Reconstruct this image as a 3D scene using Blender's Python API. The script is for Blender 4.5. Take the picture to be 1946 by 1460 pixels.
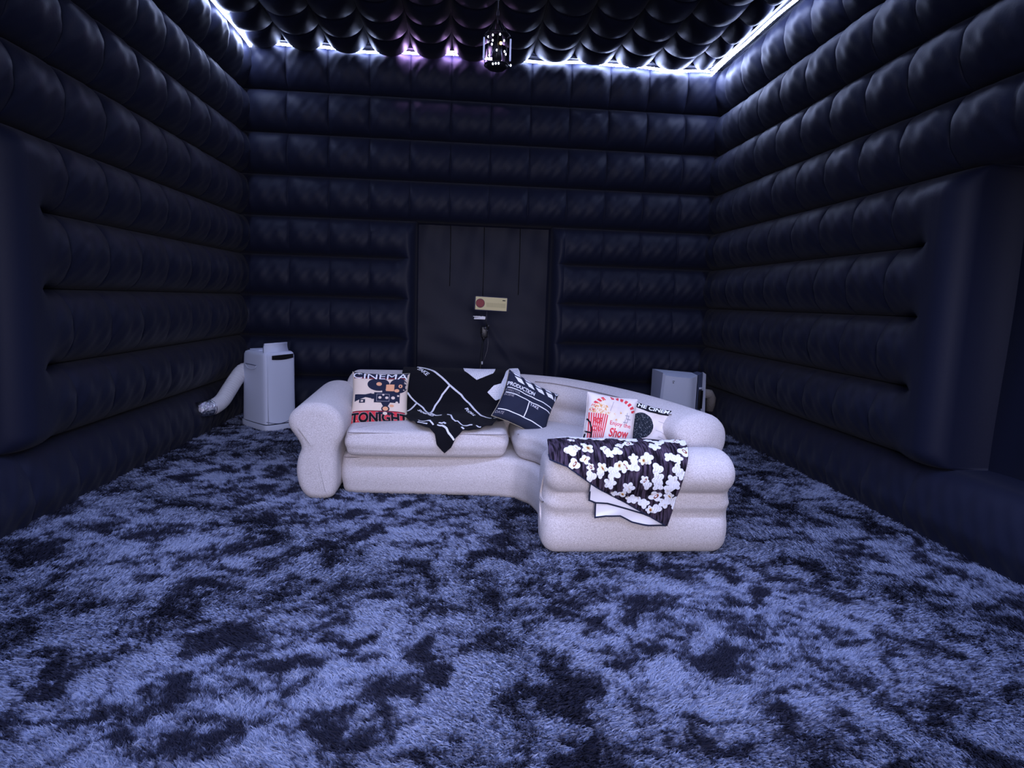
import bpy, bmesh, math, random
import numpy as np
from mathutils import Vector, Matrix, geometry

for o in list(bpy.data.objects):
    bpy.data.objects.remove(o)
SC = bpy.context.scene
COL = SC.collection

# ------------------------------------------------------------------ camera
F_PX, PITCH, YAW, ROLL = 1152.08, 0.136713, 0.0845136, 0.0323655
def camera():
    cy, sy = math.cos(YAW), math.sin(YAW)
    f = Vector((sy*math.cos(PITCH), cy*math.cos(PITCH), -math.sin(PITCH)))
    rt = Vector((cy, -sy, 0)); up = rt.cross(f)
    r2 = rt*math.cos(ROLL)+up*math.sin(ROLL)
    u2 = -rt*math.sin(ROLL)+up*math.cos(ROLL)
    cam = bpy.data.cameras.new('camera')
    o = bpy.data.objects.new('camera', cam); COL.objects.link(o)
    m = Matrix((r2, u2, -f)).transposed().to_4x4()
    m.translation = (0, 0, 1.35)
    o.matrix_world = m
    cam.sensor_width = 36; cam.lens = 36*F_PX/1946
    cam.clip_start = .05
    SC.camera = o
camera()

# ------------------------------------------------------------------ world, lights, exposure
w = bpy.data.worlds.new('world'); SC.world = w; w.use_nodes = True
w.node_tree.nodes['Background'].inputs[0].default_value = (.2, .25, .5, 1)
w.node_tree.nodes['Background'].inputs[1].default_value = .05
SC.view_settings.view_transform = 'Standard'
SC.view_settings.look = 'None'
SC.view_settings.exposure = 0
SC.view_settings.gamma = 1
SC.view_settings.use_curve_mapping = False
SC.cycles.use_denoising = True
SC.cycles.max_bounces = 5
SC.cycles.sample_clamp_indirect = 4

def area(name, loc, target, sx, sy, power, col, spread=180):
    l = bpy.data.lights.new(name, 'AREA'); l.shape = 'RECTANGLE'
    l.size = sx; l.size_y = sy; l.energy = power; l.color = col
    l.spread = math.radians(spread)
    o = bpy.data.objects.new(name, l); COL.objects.link(o)
    o.location = loc
    d = Vector(target)-Vector(loc)
    o.rotation_euler = d.to_track_quat('-Z', 'Y').to_euler()
    return o
BLUE = (.44, .53, 1.0)
# the rope lights that run on around the near half of the ceiling edge, overhead and behind the camera
area('ceiling_edge_light_left', (-1.9, 1.9, 3.70), (-1.55, 1.9, 0), .12, 5.6, 104, BLUE, 100)
area('ceiling_edge_light_right', (2.3, 1.9, 3.70), (1.95, 1.9, 0), .12, 5.6, 104, BLUE, 100)
area('ceiling_edge_light_front', (.2, -1.4, 3.72), (.2, .8, 0), 4.4, .12, 60, BLUE, 115)
# fill lamp added behind the camera to brighten the sofa fronts
area('front_fill_light', (.2, -1.72, 1.5), (.2, 5, .6), 1.5, 1.8, 42, (.82, .78, .98), 75)

# ------------------------------------------------------------------ materials
def mat(name, col=(.5, .5, .5), rough=.8, metal=0, bump=None, emit=None, sheen=0, spec=.3, mix=None, trans=0):
    m = bpy.data.materials.new(name); m.use_nodes = True
    nt = m.node_tree; b = nt.nodes['Principled BSDF']
    b.inputs['Base Color'].default_value = (*col, 1)
    b.inputs['Roughness'].default_value = rough
    b.inputs['Metallic'].default_value = metal
    b.inputs['Specular IOR Level'].default_value = spec
    b.inputs['Transmission Weight'].default_value = trans
    if sheen:
        b.inputs['Sheen Weight'].default_value = sheen
        b.inputs['Sheen Roughness'].default_value = .5
    if emit:
        b.inputs['Emission Color'].default_value = (*emit[0], 1)
        b.inputs['Emission Strength'].default_value = emit[1]
    if bump or mix:
        tc = nt.nodes.new('ShaderNodeTexCoord')
    if bump:
        n = nt.nodes.new('ShaderNodeTexNoise'); n.inputs['Scale'].default_value = bump[0]
        n.inputs['Detail'].default_value = 4
        bp = nt.nodes.new('ShaderNodeBump'); bp.inputs['Strength'].default_value = bump[1]
        bp.inputs['Distance'].default_value = bump[2] if len(bump) > 2 else .01
        nt.links.new(tc.outputs['Object'], n.inputs['Vector'])
        nt.links.new(n.outputs['Fac'], bp.inputs['Height'])
        nt.links.new(bp.outputs['Normal'], b.inputs['Normal'])
    if mix:                     # (scale, second colour, low, high)
        n2 = nt.nodes.new('ShaderNodeTexNoise'); n2.inputs['Scale'].default_value = mix[0]
        n2.inputs['Detail'].default_value = 5
        rp = nt.nodes.new('ShaderNodeValToRGB')
        rp.color_ramp.elements[0].position = mix[2]; rp.color_ramp.elements[0].color = (*col, 1)
        rp.color_ramp.elements[1].position = mix[3]; rp.color_ramp.elements[1].color = (*mix[1], 1)
        nt.links.new(tc.outputs['Object'], n2.inputs['Vector'])
        nt.links.new(n2.outputs['Fac'], rp.inputs['Fac'])
        nt.links.new(rp.outputs['Color'], b.inputs['Base Color'])
    return m

M = {}
M['nylon'] = mat('black_nylon', (.0078, .0100, .0262), .55, bump=(60, .12, .006), spec=.20, sheen=.05)
M['nylon_seam'] = mat('black_seam_thread', (.004, .004, .006), .9)
M['flock'] = mat('beige_flocking', (.65, .60, .60), .95, bump=(260, .5, .004), spec=.1, sheen=.15,
                 mix=(220, (.42, .375, .36), .38, .66))
M['seam'] = mat('sofa_seam', (.25, .22, .22), .9)
M['fleece'] = mat('black_fleece', (.006, .006, .009), .95, bump=(90, .6, .01), spec=.08, sheen=.02)
M['white_cloth'] = mat('white_cloth', (.80, .79, .84), .9, bump=(60, .3, .006), spec=.1)
M['print_white'] = mat('white_print', (.82, .82, .86), .9, spec=.1)
M['print_navy'] = mat('navy_print', (.018, .022, .045), .9, spec=.1)
M['print_black'] = mat('black_print', (.010, .010, .014), .9, spec=.1)
M['print_red'] = mat('red_print', (.60, .045, .06), .9, spec=.1)
M['print_maroon'] = mat('maroon_print', (.14, .02, .03), .9, spec=.1)
M['print_peach'] = mat('peach_print', (.72, .36, .20), .9, spec=.1)
M['print_popped'] = mat('yellow_speckled_print', (.70, .62, .50), .9, spec=.1, mix=(95, (.62, .30, .10), .45, .6))
M['print_grey'] = mat('grey_print', (.30, .28, .30), .9, spec=.1)
M['print_lens'] = mat('dark_speckled_print', (.012, .016, .024), .9, spec=.1, mix=(130, (.16, .17, .19), .52, .72))
M['cream'] = mat('cream_linen', (.70, .58, .48), .9, bump=(200, .3, .004), spec=.1)
M['pale_linen'] = mat('pale_linen', (.70, .63, .60), .9, bump=(200, .3, .004), spec=.1, mix=(9, (.58, .50, .45), .5, .75))
M['linen_side'] = mat('linen_back', (.36, .32, .24), .9, bump=(200, .3, .004), spec=.1)
M['clapper'] = mat('navy_pillow_cloth', (.020, .024, .045), .9, bump=(120, .3, .004), spec=.1)
M['popped_white'] = mat('popped_corn_print', (.84, .84, .88), .9, spec=.1, mix=(48, (.60, .52, .40), .56, .72))
M['kernel'] = mat('brown_kernel_print', (.24, .06, .02), .9, spec=.1)
M['kernel_gold'] = mat('golden_kernel_print', (.62, .46, .22), .9, spec=.1)
M['plastic'] = mat('pale_plastic', (.60, .65, .80), .45, bump=(300, .15, .002))
M['plastic_dark'] = mat('dark_plastic', (.010, .010, .013), .35)
M['plastic_grey'] = mat('slate_plastic', (.09, .11, .19), .45)
M['hose'] = mat('white_hose_plastic', (.62, .62, .66), .5)
M['foil'] = mat('silver_foil', (.8, .82, .88), .2, metal=1, bump=(45, 1, .02))
M['yellowed'] = mat('yellowed_plastic', (.22, .21, .14), .6)
M['tan_hose'] = mat('tan_hose_plastic', (.22, .20, .19), .6, bump=(60, .5, .01))
M['metal_black'] = mat('black_metal', (.012, .012, .015), .35, metal=.3)
M['metal_grey'] = mat('grey_metal', (.12, .12, .14), .35, metal=.8)
M['gold'] = mat('pale_gold_card', (.70, .62, .34), .6)
M['gold_text'] = mat('faded_gold_lettering', (.42, .37, .20), .7)
M['emblem'] = mat('red_emblem', (.26, .045, .05), .6)
M['navy_border'] = mat('navy_border', (.012, .014, .05), .6)
M['glass_bar'] = mat('frosted_bar', (.45, .5, .72), .25, emit=((.45, .52, 1), .35))
M['bulb_white'] = mat('white_led', (.8, .8, .9), .4, emit=((.75, .8, 1), 5))
M['bulb_amber'] = mat('amber_led', (.9, .6, .2), .4, emit=((1, .62, .16), 9))
M['lantern_metal'] = mat('dark_lantern_metal', (.02, .02, .028), .3, metal=.7)
M['led'] = mat('led_rope', (.8, .8, .9), .5, emit=((.50, .60, 1.0), 62))
M['led_bright'] = mat('led_rope_bright', (.8, .8, .9), .5, emit=((.50, .60, 1.0), 130))
M['led_violet'] = mat('led_rope_violet', (.8, .7, .9), .5, emit=((.66, .42, 1.0), 120))

def stripes_mat():
    m = mat('brown_wood_grain_print', (.03, .02, .03), .92, spec=.1)
    nt = m.node_tree; b = nt.nodes['Principled BSDF']
    tc = nt.nodes.new('ShaderNodeTexCoord'); mp = nt.nodes.new('ShaderNodeMapping')
    mp.inputs['Scale'].default_value = (1, .12, .12)
    n = nt.nodes.new('ShaderNodeTexNoise'); n.inputs['Scale'].default_value = 95; n.inputs['Detail'].default_value = 3
    rp = nt.nodes.new('ShaderNodeValToRGB')
    rp.color_ramp.elements[0].position = .42; rp.color_ramp.elements[0].color = (.006, .004, .008, 1)
    rp.color_ramp.elements[1].position = .7; rp.color_ramp.elements[1].color = (.085, .06, .095, 1)
    nt.links.new(tc.outputs['Object'], mp.inputs[0]); nt.links.new(mp.outputs[0], n.inputs['Vector'])
    nt.links.new(n.outputs['Fac'], rp.inputs[0]); nt.links.new(rp.outputs[0], b.inputs['Base Color'])
    return m
M['wood_print'] = stripes_mat()

def carpet_mat(name, gain):
    m = mat(name, (.1, .1, .2), .95, spec=.08)
    nt = m.node_tree; b = nt.nodes['Principled BSDF']; L = nt.links.new
    ge = nt.nodes.new('ShaderNodeNewGeometry')
    def noise(scale, detail, rough, dist, sc):
        mp = nt.nodes.new('ShaderNodeMapping'); mp.inputs['Scale'].default_value = sc
        n = nt.nodes.new('ShaderNodeTexNoise')
        n.inputs['Scale'].default_value = scale; n.inputs['Detail'].default_value = detail
        n.inputs['Roughness'].default_value = rough; n.inputs['Distortion'].default_value = dist
        L(ge.outputs['Position'], mp.inputs[0]); L(mp.outputs[0], n.inputs['Vector'])
        return n
    a = noise(4.0, 6, .68, .6, (1, 1.0, .0)); c = noise(8.5, 5, .7, .8, (.8, 1.4, 0)); f = noise(38, 4, .7, .4, (1, 1, .3))
    ad = nt.nodes.new('ShaderNodeMath'); ad.operation = 'MULTIPLY_ADD'; ad.inputs[1].default_value = .58
    L(c.outputs['Fac'], ad.inputs[0]); L(a.outputs['Fac'], ad.inputs[2])
    ad2 = nt.nodes.new('ShaderNodeMath'); ad2.operation = 'MULTIPLY_ADD'; ad2.inputs[1].default_value = .26
    L(f.outputs['Fac'], ad2.inputs[0]); L(ad.outputs[0], ad2.inputs[2])
    rp = nt.nodes.new('ShaderNodeValToRGB'); cr = rp.color_ramp
    g = gain
    cr.elements[0].position = .815; cr.elements[0].color = (.013*g, .014*g, .025*g, 1)
    cr.elements[1].position = 1.0; cr.elements[1].color = (.208*g, .240*g, .345*g, 1)
    e = cr.elements.new(.87); e.color = (.030*g, .033*g, .055*g, 1)
    e = cr.elements.new(.93); e.color = (.120*g, .138*g, .215*g, 1)
    L(ad2.outputs[0], rp.inputs[0]); L(rp.outputs[0], b.inputs['Base Color'])
    return m
M['carpet'] = carpet_mat('tie_dye_carpet', .55)
M['pile'] = carpet_mat('tie_dye_carpet_pile', 1.0)

# ------------------------------------------------------------------ mesh helpers
class MB:
    def __init__(s): s.v = []; s.f = []; s.mi = []; s.mats = []
    def m(s, name):
        if name not in s.mats: s.mats.append(name)
        return s.mats.index(name)
    def add(s, vs, fs, mname):
        k = len(s.v); s.v.extend([tuple(p) for p in vs]); i = s.m(mname)
        for f in fs: s.f.append(tuple(j+k for j in f)); s.mi.append(i)
    def box(s, c, d, mname, rz=0, bev=0):
        x, y, z = [q/2 for q in d]; R = Matrix.Rotation(rz, 3, 'Z'); C = Vector(c)
        if bev:
            bm = bmesh.new(); bmesh.ops.create_cube(bm, size=1)
            for v in bm.verts: v.co = Vector((v.co.x*d[0], v.co.y*d[1], v.co.z*d[2]))
            bmesh.ops.bevel(bm, geom=bm.edges[:], offset=bev, segments=3, profile=.5, affect='EDGES')
            bm.verts.index_update()
            s.add([R@v.co+C for v in bm.verts], [[v.index for v in f.verts] for f in bm.faces], mname); bm.free(); return
        vs = [R@Vector((a*x, b*y, e*z))+C for e in (-1, 1) for b in (-1, 1) for a in (-1, 1)]
        s.add(vs, [(0, 2, 3, 1), (4, 5, 7, 6), (0, 1, 5, 4), (2, 6, 7, 3), (0, 4, 6, 2), (1, 3, 7, 5)], mname)
    def tube(s, pts, r, mname, n=10, cap=True):
        pts = [Vector(p) for p in pts]; rs = r if isinstance(r, (list, tuple)) else [r]*len(pts)
        vs = []; up = None
        for i, p in enumerate(pts):
            t = (pts[min(i+1, len(pts)-1)]-pts[max(i-1, 0)]).normalized()
            if up is None: up = t.orthogonal().normalized()
            up = (up-t*up.dot(t)).normalized(); sd = t.cross(up)
            for k in range(n):
                a = 2*math.pi*k/n; vs.append(p+(up*math.cos(a)+sd*math.sin(a))*rs[i])
        fs = [(i*n+k, i*n+(k+1) % n, (i+1)*n+(k+1) % n, (i+1)*n+k) for i in range(len(pts)-1) for k in range(n)]
        if cap: fs += [tuple(range(n-1, -1, -1)), tuple((len(pts)-1)*n+k for k in range(n))]
        s.add(vs, fs, mname)
    def sphere(s, c, r, mname, seg=10):
        bm = bmesh.new(); bmesh.ops.create_uvsphere(bm, u_segments=seg, v_segments=max(6, seg*2//3), radius=1)
        rr = r if isinstance(r, (tuple, list)) else (r, r, r); bm.verts.index_update()
        s.add([Vector((v.co.x*rr[0], v.co.y*rr[1], v.co.z*rr[2]))+Vector(c) for v in bm.verts],
              [[v.index for v in f.verts] for f in bm.faces], mname); bm.free()
    def grid(s, P, nu, nv, mname, flip=False, closed_u=False):
        vs = [P(i, j) for j in range(nv) for i in range(nu)]; fs = []
        for j in range(nv-1):
            for i in range(nu if closed_u else nu-1):
                a, b = j*nu+i, j*nu+(i+1) % nu; q = (a, b, b+nu, a+nu)
                fs.append(q[::-1] if flip else q)
        s.add(vs, fs, mname)
    def poly(s, pts, mapper, mname, off, maxlen=.03):
        """flat outline laid on a curved surface: cut into small triangles, then mapped"""
        p3 = [Vector((x, y, 0)) for x, y in pts]
        tris = [tuple((p3[i].x, p3[i].y) for i in t) for t in geometry.tessellate_polygon([p3])]
        s.tris(tris, mapper, mname, off, maxlen)
    def tris(s, tris, mapper, mname, off, maxlen):
        out = []; st = list(tris)
        while st:
            t = st.pop(); L = [math.dist(t[i], t[(i+1) % 3]) for i in range(3)]; k = L.index(max(L))
            if L[k] > maxlen and len(out) < 6000:
                a, b, c = t[k], t[(k+1) % 3], t[(k+2) % 3]; mm = ((a[0]+b[0])/2, (a[1]+b[1])/2)
                st += [(a, mm, c), (mm, b, c)]
            else:
                ar = (t[1][0]-t[0][0])*(t[2][1]-t[0][1])-(t[2][0]-t[0][0])*(t[1][1]-t[0][1])
                if abs(ar) > 1e-12: out.append(t if ar > 0 else (t[0], t[2], t[1]))
        vs = [mapper(p[0], p[1], off) for t in out for p in t]
        s.add(vs, [(3*i, 3*i+1, 3*i+2) for i in range(len(out))], mname)
    def line(s, pts, wd, mapper, mname, off, maxlen=.03):
        for a, b in zip(pts[:-1], pts[1:]):
            d = Vector((b[0]-a[0], b[1]-a[1])); l = d.length
            if l < 1e-6: continue
            d /= l; n = Vector((-d.y, d.x))*wd/2; e = d*wd*.3
            A = Vector(a)-e; B = Vector(b)+e
            s.poly([tuple(A-n), tuple(B-n), tuple(B+n), tuple(A+n)], mapper, mname, off, maxlen)
    def text(s, txt, o, xd, yd, mapper, mname, off, bold=.0, maxlen=.03, warp=None):
        """lettering fitted into the box spanned by xd (width) and yd (height) from corner o"""
        cu = bpy.data.curves.new('lettering', 'FONT'); cu.body = txt; cu.resolution_u = 3; cu.offset = bold
        ob = bpy.data.objects.new('lettering', cu); COL.objects.link(ob)
        bpy.context.view_layer.update()
        me = bpy.data.meshes.new_from_object(ob.evaluated_get(bpy.context.evaluated_depsgraph_get()))
        me.calc_loop_triangles(); V = [v.co.copy() for v in me.vertices]
        x0 = min(v.x for v in V); x1 = max(v.x for v in V); y0 = min(v.y for v in V); y1 = max(v.y for v in V)
        def tr(v):
            a = (v.x-x0)/(x1-x0); b = (v.y-y0)/(y1-y0)
            if warp: return warp(a, b)
            return (o[0]+a*xd[0]+b*yd[0], o[1]+a*xd[1]+b*yd[1])
        T = [tuple(tr(V[i]) for i in t.vertices) for t in me.loop_triangles]
        bpy.data.objects.remove(ob); bpy.data.curves.remove(cu); bpy.data.meshes.remove(me)
        s.tris(T, mapper, mname, off, maxlen)
    def build(s, name, parent=None, smooth=True, loc=None, mods=None):
        me = bpy.data.meshes.new(name); me.from_pydata(s.v, [], s.f)
        for n in s.mats: me.materials.append(M[n])
        me.polygons.foreach_set('material_index', s.mi)
        me.polygons.foreach_set('use_smooth', [smooth]*len(s.f)); me.update()
        o = bpy.data.objects.new(name, me); COL.objects.link(o)
        if parent: o.parent = parent
        if loc: o.location = loc
        return o

def tag(o, label, cat, group=None):
    o['label'] = label; o['category'] = cat
    if group: o['group'] = group
    return o
def struct(o): o['kind'] = 'structure'; return o
def empty(name, loc=(0, 0, 0)):
    o = bpy.data.objects.new(name, None); COL.objects.link(o); o.location = loc; o.empty_display_size = .1
    return o
def autosmooth(o, ang=40):
    me = o.data
    try: me.set_sharp_from_angle(angle=math.radians(ang))
    except Exception: pass
    return o
def sm(x, a, b):
    t = np.clip((x-a)/(b-a), 0, 1); return t*t*(3-2*t)

def nmesh(name, V, nu, nv, mname, flip=False):
    """V: (nv,nu,3) array -> smooth grid mesh"""
    idx = np.arange(nu*nv).reshape(nv, nu)
    q = np.stack([idx[:-1, :-1], idx[:-1, 1:], idx[1:, 1:], idx[1:, :-1]], -1).reshape(-1, 4)
    if flip: q = q[:, ::-1]
    me = bpy.data.meshes.new(name)
    me.vertices.add(nu*nv); me.vertices.foreach_set('co', V.reshape(-1).astype(np.float32))
    me.loops.add(len(q)*4); me.loops.foreach_set('vertex_index', q.reshape(-1).astype(np.int32))
    me.polygons.add(len(q)); me.polygons.foreach_set('loop_start', np.arange(0, len(q)*4, 4, dtype=np.int32))
    me.polygons.foreach_set('loop_total', np.full(len(q), 4, np.int32))
    me.polygons.foreach_set('use_smooth', np.ones(len(q), bool))
    me.update(); me.validate(); me.materials.append(M[mname])
    o = bpy.data.objects.new(name, me); COL.objects.link(o); return o

# ------------------------------------------------------------------ the inflated shell
ROWS = np.array([-.45, .42, .87, 1.33, 1.78, 2.20, 2.64, 3.08, 3.52, 4.02])
def cells(u, z, u0, du, A, rows=ROWS, seam=.30):
    """bulge of the quilted wall: deep crevices between rows, shallower pinches between columns"""
    r = np.searchsorted(rows, z, 'right')-1; r = np.clip(r, 0, len(rows)-2)
    t = (z-(rows[r]+rows[r+1])/2)/((rows[r+1]-rows[r])/2); t = np.clip(t, -1, 1)
    k = (u-u0)/du; s_ = (k-np.floor(k))*2-1
    rowp = np.sqrt(np.clip(1-np.abs(t)**2.0, 0, 1))
    colp = np.sqrt(np.clip(1-np.abs(s_)**2.8, 0, 1))
    rnd = np.sin(np.floor(k)*12.9898+r*78.233)*43758.5453; rnd = rnd-np.floor(rnd)
    wr = .004*np.sin(u*31+r*2+z*9)+.003*np.sin(u*57-z*41+r)
    seam = np.interp(r, [0, 1, 2, 4, 6, 8], [.04, .07, .12, .20, .28, .30])
    rnd = np.interp(np.clip(np.abs(s_), .75, 1), [.75, 1], [0, 1])*(.5-rnd)+rnd
    return A*rowp*((1-seam)+seam*colp)*(.94+.10*rnd)+wr*rowp

def shell_wall(name, ucoords, u0, du, door, place, A=.19, flip=False, rec_d=.10, zs=None, blend=(.20, .42), post_r=.15):
    z = zs if zs is not None else np.unique(np.concatenate([np.arange(-.02, 4.02, .02)]+[np.array([r-.004, r, r+.004]) for r in ROWS[1:-1]]))
    U, Z = np.meshgrid(ucoords, z)
    h = cells(U, Z, u0, du, A)
    # lowest tube is fuller and rests on the carpet
    h = np.where(Z < .42, h*1.08-.04*sm(.16-Z, 0, .16), h)
    if door:
        a, b, zl, zh = door
        d = np.maximum(a-U, U-b)                       # horizontal distance outside the opening
        post = A*np.sqrt(np.clip(1-(1-np.clip(d/post_r, 0, 1))**2, 0, 1))
        top = np.sqrt(np.clip(1-np.clip((Z-2.04)/.16, 0, 1)**2, 0, 1))
        lo = np.sqrt(np.clip(1-np.clip((zl+.10-Z)/.12, 0, 1)**2, 0, 1)) if zl > .2 else 1
        post = post*top*lo
        wgt = 1-sm(d, *blend)
        zone = (Z > zl) & (Z < 2.20)
        h2 = np.where(d > 0, post*wgt+h*(1-wgt), -rec_d)
        h = np.where(zone, h2, h)
        rec = (d <= 0) & (Z > zl) & (Z < zh)
        h = np.where(rec, -rec_d, h)
    V = place(U, Z, h)
    return nmesh(name, V, len(ucoords), len(z), 'nylon', flip)

def ugrid(a, b, step, extra=()):
    c = [np.arange(a, b+step/2, step)]
    for e in extra: c.append(np.linspace(e-.03, e+.03, 13))
    g = np.unique(np.concatenate(c).clip(a, b)); keep = [g[0]]
    for q in g[1:]:
        if q-keep[-1] > .0035: keep.append(q)
    return np.array(keep)

LEAN_L, LEAN_R = .135/4, .033/4
# rear wall
uu = ugrid(-2.62, 3.02, .02, (-.53, 1.0)+tuple(-2.36+.438*k for k in range(1, 13)))
wall = struct(shell_wall('wall_rear', uu, -2.36, .438, (-.53, 1.0, -.1, 2.13),
    lambda U, Z, h: np.stack([U, 7.13-h, Z], -1), A=.19, flip=True, blend=(.05, .26), post_r=.12, rec_d=.24)); wall.data.flip_normals()
# side walls
vl = ugrid(-1.9, 7.16, .022, (1.75, 3.42)+tuple(6.43-.415*k for k in range(0, 8)))
wl = struct(shell_wall('wall_left', vl, 6.43, .415, (1.75, 3.42, .42, 2.13),
    lambda U, Z, h: np.stack([-2.58+LEAN_L*Z+h, U, Z], -1), flip=True, rec_d=.26)); 
vr = ugrid(-1.9, 7.16, .022, (1.70, 3.32)+tuple(6.40-.415*k for k in range(0, 8)))
wr_ = struct(shell_wall('wall_right', vr, 6.40, .415, (1.70, 3.32, .42, 2.13),
    lambda U, Z, h: np.stack([2.99-LEAN_R*Z-h, U, Z], -1), rec_d=.26))
# wall behind the camera, with a made-up doorway recess behind the fill lamp
uf = ugrid(-2.62, 3.02, .03)
wf = struct(shell_wall('wall_front', uf, -2.36, .438, (-.55, .95, -.1, 2.13),
    lambda U, Z, h: np.stack([U, -1.95+h, Z], -1)))
# ceiling: the same cells hanging down
xc = ugrid(-2.62, 3.02, .02, tuple(-2.36+.438*k for k in range(1, 13))); yc = ugrid(-1.9, 7.2, .025, tuple(6.61-.40*k for k in range(-1, 7)))
Xc, Yc = np.meshgrid(xc, yc)
kx = (Xc+2.36)/.438; sx_ = (kx-np.floor(kx))*2-1
ky = (Yc-6.61)/.40; sy_ = (ky-np.floor(ky))*2-1
hc = .20*np.sqrt(np.clip(1-np.abs(sx_)**2.1, 0, 1))*(.6+.4*np.sqrt(np.clip(1-np.abs(sy_)**2.4, 0, 1)))
hc = hc*(1-.24*sm(Xc, .55, .8)*sm(Yc, 6.3, 6.8))*(1-.85*sm(Yc, 6.93, 7.1))*(1-.6*sm(np.maximum(-2.25-Xc, Xc-2.55), 0, .2))
nmesh('ceiling', np.stack([Xc, Yc, 4.06-hc], -1), len(xc), len(yc), 'nylon')
struct(bpy.data.objects['ceiling'])

# door flaps: flat cloth panels in the three recesses
def flap(name, P, seams):
    n = 60
    mb = MB()
    mb.grid(lambda i, j: P(i/(n-1), j/(n-1), 0), n, n, 'nylon')
    o = struct(mb.build(name))
    return o
def rear_flap(a, b, off):
    x = -.68+1.83*a; z = 2.25*b
    wrk = .010*math.sin(9*x+5*z)*math.sin(6*z)+.016*math.exp(-((x-.2-(1.2-z)*.7)/.05)**2)*(z < 1.3)+.006*math.sin(z*23+x*4)*max(0, 1.3-z)+.006*math.sin(x*21-z*4)*max(0, z-1.2)
    return (x, 7.34-wrk-off, z)
mb = MB(); n = 70
mb.grid(lambda i, j: rear_flap(i/(n-1), j/(n-1), 0), n, n, 'nylon')
for x0, z0, z1 in ((-.16, 1.5, 2.2), (.235, 1.35, 2.2), (.66, 1.42, 2.2)):
    mb.tube([(x0, 7.322, z0), (x0+.004, 7.320, (z0+z1)/2), (x0, 7.322, z1)], .004, 'nylon_seam', 6)
struct(mb.build('door_1'))
for nm, X, y0, y1, s in (('door_2', 3.20, 1.6, 3.42, -1), ('door_3', -2.79, 1.65, 3.52, 1)):
    mb = MB()
    mb.grid(lambda i, j: (X+s*(.01*math.sin(7*i/8+j/6.)), y0+(y1-y0)*i/39, .3+2.0*j/39), 40, 40, 'nylon', flip=s > 0)
    struct(mb.build(nm))

# ------------------------------------------------------------------ carpet
mb = MB(); mb.box((.2, 2.6, -.03), (6.2, 9.4, .06), 'carpet')
struct(mb.build('floor', smooth=False))
def pile():
    rng = np.random.default_rng(5)
    N = 620000
    # density falls with distance from the viewer
    y = 1.1*np.exp(rng.random(N)*math.log(6.93/1.1)); x = -2.46+rng.random(N)*5.30
    keep = ~((x > -1.0) & (x < 1.4) & (y > 4.15) & (y < 4.9))
    keep &= (np.abs(x-.09*y) < .95*y+.5)
    x, y = x[keep], y[keep]; N = len(x)
    ang = 1.6*np.sin(x*2.1+1.3*np.sin(y*1.7))+1.2*np.sin(y*2.9+x*1.1)+rng.normal(0, .7, N)-1.57
    tuft = .5+.5*np.sin(x*23+3*np.sin(y*17))*np.sin(y*19+2*np.sin(x*13))
    ln = (.016+.012*rng.random(N))*(.75+.5*tuft); lean = .75+.5*rng.random(N)
    wd = .0022*(.7+.35*y)*.8
    dx, dy = np.cos(ang)*lean*ln, np.sin(ang)*lean*ln; dz = ln*(.55+.35*rng.random(N))
    pa = rng.random(N)*math.pi; px, py = np.cos(pa)*wd, np.sin(pa)*wd
    z0 = np.full(N, -.002)
    V = np.stack([np.stack([x-px, y-py, z0], -1), np.stack([x+px, y+py, z0], -1),
                  np.stack([x+dx*.45+px*.7, y+dy*.45+py*.7, dz*.7], -1), np.stack([x+dx, y+dy, dz], -1)], 1)
    base = np.arange(N)*4
    T = np.stack([base, base+1, base+2, base, base+2, base+3], -1).reshape(-1, 3)
    me = bpy.data.meshes.new('carpet_pile')
    me.vertices.add(N*4); me.vertices.foreach_set('co', V.reshape(-1).astype(np.float32))
    me.loops.add(len(T)*3); me.loops.foreach_set('vertex_index', T.reshape(-1).astype(np.int32))
    me.polygons.add(len(T)); me.polygons.foreach_set('loop_start', np.arange(0, len(T)*3, 3, dtype=np.int32))
    me.polygons.foreach_set('loop_total', np.full(len(T), 3, np.int32))
    me.update(); me.materials.append(M['pile'])
    o = bpy.data.objects.new('carpet_pile', me); COL.objects.link(o); o['kind'] = 'stuff'
    tag(o, 'mottled blue grey and charcoal shaggy carpet pile covering the floor', 'carpet')
pile()

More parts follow.
